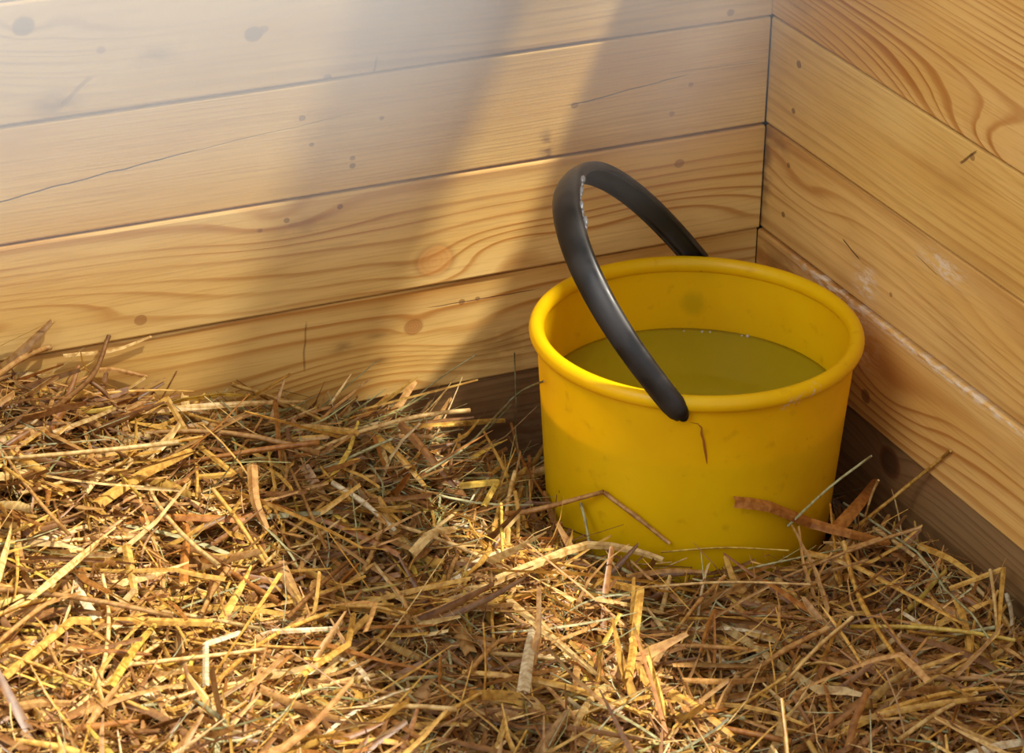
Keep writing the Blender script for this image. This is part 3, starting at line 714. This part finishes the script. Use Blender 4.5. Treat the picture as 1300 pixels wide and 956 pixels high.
    ('s', 5, 'tan', 'tan straw slanting up right from the left edge, crossing above the long bent straw', [(-0.905, -0.3515, 0.1553), (-0.8154, -0.2811, 0.1496)]),
    ('r', 8, 'yellow', 'yellow blade slanting up right at the bottom left', [(-0.8332, -0.4292, 0.1415), (-0.7667, -0.3415, 0.1339)]),
    ('k', 6, 'white', 'whitish bent straw standing at the bottom left of the middle', [(-0.7603, -0.4522, 0.1366), (-0.7372, -0.3852, 0.1324), (-0.7016, -0.3708, 0.1269)]),
    ('s', 5, 'gold', 'long golden straw arching up right along the bottom of the left heap', [(-0.7512, -0.4428, 0.1308), (-0.6775, -0.3798, 0.1223), (-0.5932, -0.3438, 0.1104), (-0.5568, -0.3594, 0.1129)]),
    ('s', 5, 'brown', 'long brown straw slanting up right in the middle of the heap', [(-0.658, -0.3658, 0.1275), (-0.5306, -0.2444, 0.1067)]),
    ('r', 12, 'tan', 'wide tan leaf slanting down right in the middle of the left heap', [(-0.6314, -0.2755, 0.1264), (-0.6292, -0.2966, 0.1158), (-0.6271, -0.3157, 0.1067)]),
    ('k', 6, 'gold', 'golden straw bent upright near the bottom, left of the sunny strip', [(-0.6789, -0.4563, 0.1296), (-0.621, -0.4137, 0.1201), (-0.5927, -0.3553, 0.1104)]),
    ('r', 8, 'gold', 'golden blade slanting down right out of the hay, left of the dark board', [(-0.4694, -0.1044, 0.1342), (-0.4473, -0.1708, 0.1105)]),
    ('r', 9, 'brown', 'brown blade slanting down right beside the dark bottom board', [(-0.4389, -0.0914, 0.136), (-0.4308, -0.1435, 0.1244), (-0.419, -0.1781, 0.1064)]),
    ('r', 8, 'tan', 'tan blade lying level at the bottom edge of the left heap', [(-0.9275, -0.4296, 0.1415), (-0.8738, -0.4572, 0.1532)]),
    ('s', 5, 'gold', 'golden straw slanting up right at the very bottom, below the middle', [(-0.621, -0.5473, 0.1028), (-0.5409, -0.5082, 0.1075)]),
    ('r', 9, 'gold', 'golden blade slanting down right at the very bottom under the bucket', [(-0.3857, -0.5505, 0.093), (-0.36, -0.6147, 0.0825)]),
    ('s', 5, 'pale', 'pale straw slanting up right at the bottom right corner', [(-0.2359, -0.6724, 0.0813), (-0.1349, -0.6358, 0.0796)]),
]

def smooth_path(pts, kinked, n=9):
    pts = np.asarray(pts, float)
    if len(pts) == 2:
        mid = (pts[0] + pts[1]) / 2 + np.array([0, 0, 0.004]); pts = np.array([pts[0], mid, pts[1]])
    if kinked:
        out = []
        for a, b in zip(pts[:-1], pts[1:]):
            for t in (0.0, 0.06, 0.5, 0.94): out.append(a + (b - a) * t)
        out.append(pts[-1]); return np.array(out)
    m_ = len(pts); P4 = np.vstack([2 * pts[0] - pts[1], pts, 2 * pts[-1] - pts[-2]])
    out = []
    for q in np.linspace(0, m_ - 1, n):
        i = min(int(q), m_ - 2); t = q - i; p0, p1, p2, p3 = P4[i:i + 4]
        out.append(0.5 * (2 * p1 + (p2 - p0) * t + (2 * p0 - 5 * p1 + 4 * p2 - p3) * t * t + (3 * p1 - p0 - 3 * p2 + p3) * t ** 3))
    return np.array(out)

def keep_out(pts, pad):
    """nothing pokes through the boards or the bucket"""
    pts[:, 0] = np.minimum(pts[:, 0], -0.0035 - pad); pts[:, 1] = np.minimum(pts[:, 1], -0.0035 - pad)
    d = pts[:, :2] - np.array([BX, BY]); r = np.hypot(d[:, 0], d[:, 1])
    need = np.where(pts[:, 2] > ZR - 0.02, RR, body_r(pts[:, 2])) + 0.0015 + pad
    k = (r < need) & (pts[:, 2] < ZR + 0.01)
    pts[k, :2] = np.array([BX, BY]) + d[k] / r[k, None] * need[k, None]
    pts[:, 2] = np.maximum(pts[:, 2], 0.004)
    return pts

TRUE_W = 0.92
for (shape, wmm, tone, label, pts) in HEROES:
    w = wmm * 0.001 * TRUE_W
    path = keep_out(smooth_path(pts, shape == 'k'), w * 0.5)
    n = len(path)
    view_up = (-0.35, -0.6, 0.75)
    if shape == 's':
        rad = w / 2 * np.linspace(1.0, 0.8, n)
        if w > 0.003: rad[n // 2] *= 1.22
        V, Fc = stalk(path, rad, 5)
    else:
        V, Fc = ribbon(path, w, fold=0.28, twist=random.uniform(-0.5, 0.5), up=view_up, taper=0.4 if shape == 'r' else 0.1)
    shade = random.uniform(0.9, 1.12)
    tc_ = np.array(TONES[tone]) * shade * (0.9 + 0.2 * np.random.default_rng(len(label)).random((len(V), 1)))
    name = 'straw'
    o = link(name, straw_mesh(name, V, Fc, tc_), straw_mat)
    if shape == 's': smooth(o.data)
    # origin at the straw's own first end
    p0 = Vector(path[0]); o.data.transform(Matrix.Translation(-p0)); o.location = p0
    tag(o, label, 'straw', 'single straws lying on the bedding')

# ---- larger loose straws on the surface, alike apart from where they lie
protos = []
for j in range(26):
    L = random.uniform(0.07, 0.19); ww = random.uniform(0.003, 0.0068); n = 7
    t = np.linspace(-0.5, 0.5, n)
    bend = random.gauss(0, 0.22); kk = random.gauss(0, 0.7) if j % 3 == 0 else 0.0; kp = random.uniform(-0.2, 0.2)
    lat = L * (bend * t ** 2 + kk * np.maximum(t - kp, 0)); ver = L * (-0.18 * random.random() * t ** 2)
    path = np.stack([t * L, lat, ver], -1)
    if j % 2: V, Fc = ribbon(path, ww * 1.35, fold=random.uniform(0.1, 0.35), twist=random.gauss(0, 0.8), taper=0.5)
    else: V, Fc = stalk(path, ww / 2 * np.linspace(1, 0.75, n), 5)
    tone = ['gold', 'pale', 'tan', 'gold', 'yellow', 'tan', 'brown', 'pale', 'gold', 'rust', 'white', 'tan', 'sage'][j % 13]
    me = straw_mesh('loose_straw', V, Fc, np.array(TONES[tone]) * random.uniform(0.85, 1.1)); me.materials.append(straw_mat)
    if j % 2 == 0: smooth(me)
    me['look'] = ('long ' if L > 0.135 else 'short ' if L < 0.1 else '') + {'gold': 'golden', 'sage': 'greenish', 'rust': 'rusty', 'white': 'whitish'}.get(tone, tone) + (' bent' if kk else '') + (' flat straw' if j % 2 else ' straw stalk')
    protos.append(me)
placed = 0; tries = 0
while placed < 190 and tries < 4000:
    tries += 1
    x = random.uniform(-1.0, -0.03); y = random.uniform(-0.74, -0.02)
    d = Vector((x, y, 0.08)) - cam.location; dz = d.dot(Fv)
    sx = 650 + 3597 * d.dot(Rv) / dz; sy = 433.5 - 3597 * d.dot(Uv) / dz
    if not (0 < sx < 1300 and sy < 950): continue
    me = random.choice(protos)
    th = random.uniform(0, 2 * math.pi); ph = random.gauss(0, 0.10)
    co = np.array([v.co[:] for v in me.vertices])
    Rm = (Matrix.Rotation(th, 3, 'Z') @ Matrix.Rotation(ph, 3, 'Y') @ Matrix.Rotation(random.gauss(0, 0.4), 3, 'X'))
    W_ = co @ np.array(Rm).T + np.array([x, y, 0])
    if (W_[:, 0] > -0.006).any() or (W_[:, 1] > -0.006).any(): continue
    if (np.hypot(W_[:, 0] - BX, W_[:, 1] - BY) < RT + 0.006).any(): continue
    z = float(np.max(surf(W_[::4, 0], W_[::4, 1]) - W_[::4, 2])) - 0.003
    o = bpy.data.objects.new('loose_straw', me); COL.objects.link(o)
    o.matrix_world = Matrix.Translation((x, y, z)) @ Rm.to_4x4()
    e = [Matrix.Translation((x, y, z)) @ Rm.to_4x4() @ Vector(me.vertices[k].co) for k in (int(np.argmin(co[:, 0])), int(np.argmax(co[:, 0])))]
    q = [((p - cam.location).dot(Rv), (p - cam.location).dot(Uv)) for p in e]
    an = math.degrees(math.atan2(q[1][1] - q[0][1], q[1][0] - q[0][0])) % 180
    way = 'lying level' if an < 18 or an > 162 else 'slanting up right' if an < 68 else 'pointing upright' if an < 112 else 'slanting down right'
    if sx < 420: where_ = 'on the left heap'
    elif sx < 700: where_ = 'left of the bucket'
    elif sx < 1040: where_ = 'before the bucket'
    else: where_ = 'below the right wall'
    row = ' near the bottom' if sy > 800 else ' midway down' if sy > 660 else ' near the boards'
    lb = ('loose ' + me['look']) + ' ' + way + ' ' + where_ + row
    g = 'loose straws lying on the bedding'
    tag(o, lb, 'straw', g); placed += 1

# ------------------------------------------------------------------ added haze volume standing in for the out-of-focus veil at the top
vm = bpy.data.materials.new('veil_scatter'); vm.use_nodes = True
nt = NT(vm.node_tree); nt.n.remove(nt.n['Principled BSDF'])
tc = nt.new('ShaderNodeTexCoord'); sp = nt.new('ShaderNodeSeparateXYZ'); nt.l.new(tc.outputs['Object'], sp.inputs[0])
dens = nt.math('MULTIPLY', nt.maprange(sp.outputs[2], 0.37, 0.62), nt.maprange(sp.outputs[0], 0.10, -0.50, 0.10, 1.0))
dens = nt.math('MULTIPLY', dens, 2.9)
vs_n = nt.new('ShaderNodeVolumeScatter'); vs_n.inputs['Color'].default_value = (0.985, 0.985, 1.0, 1); vs_n.inputs['Anisotropy'].default_value = -0.35
nt.put(vs_n.inputs['Density'], dens); nt.l.new(vs_n.outputs[0], nt.n['Material Output'].inputs['Volume'])
haze = link('veil_haze', box_mesh('veil_haze', -1.5, -0.006, -0.30, -0.006, 0.36, 0.78), vm)
tag(haze, 'pale added haze standing in for a blurred foreground veil before the upper boards', 'haze', kind='stuff')
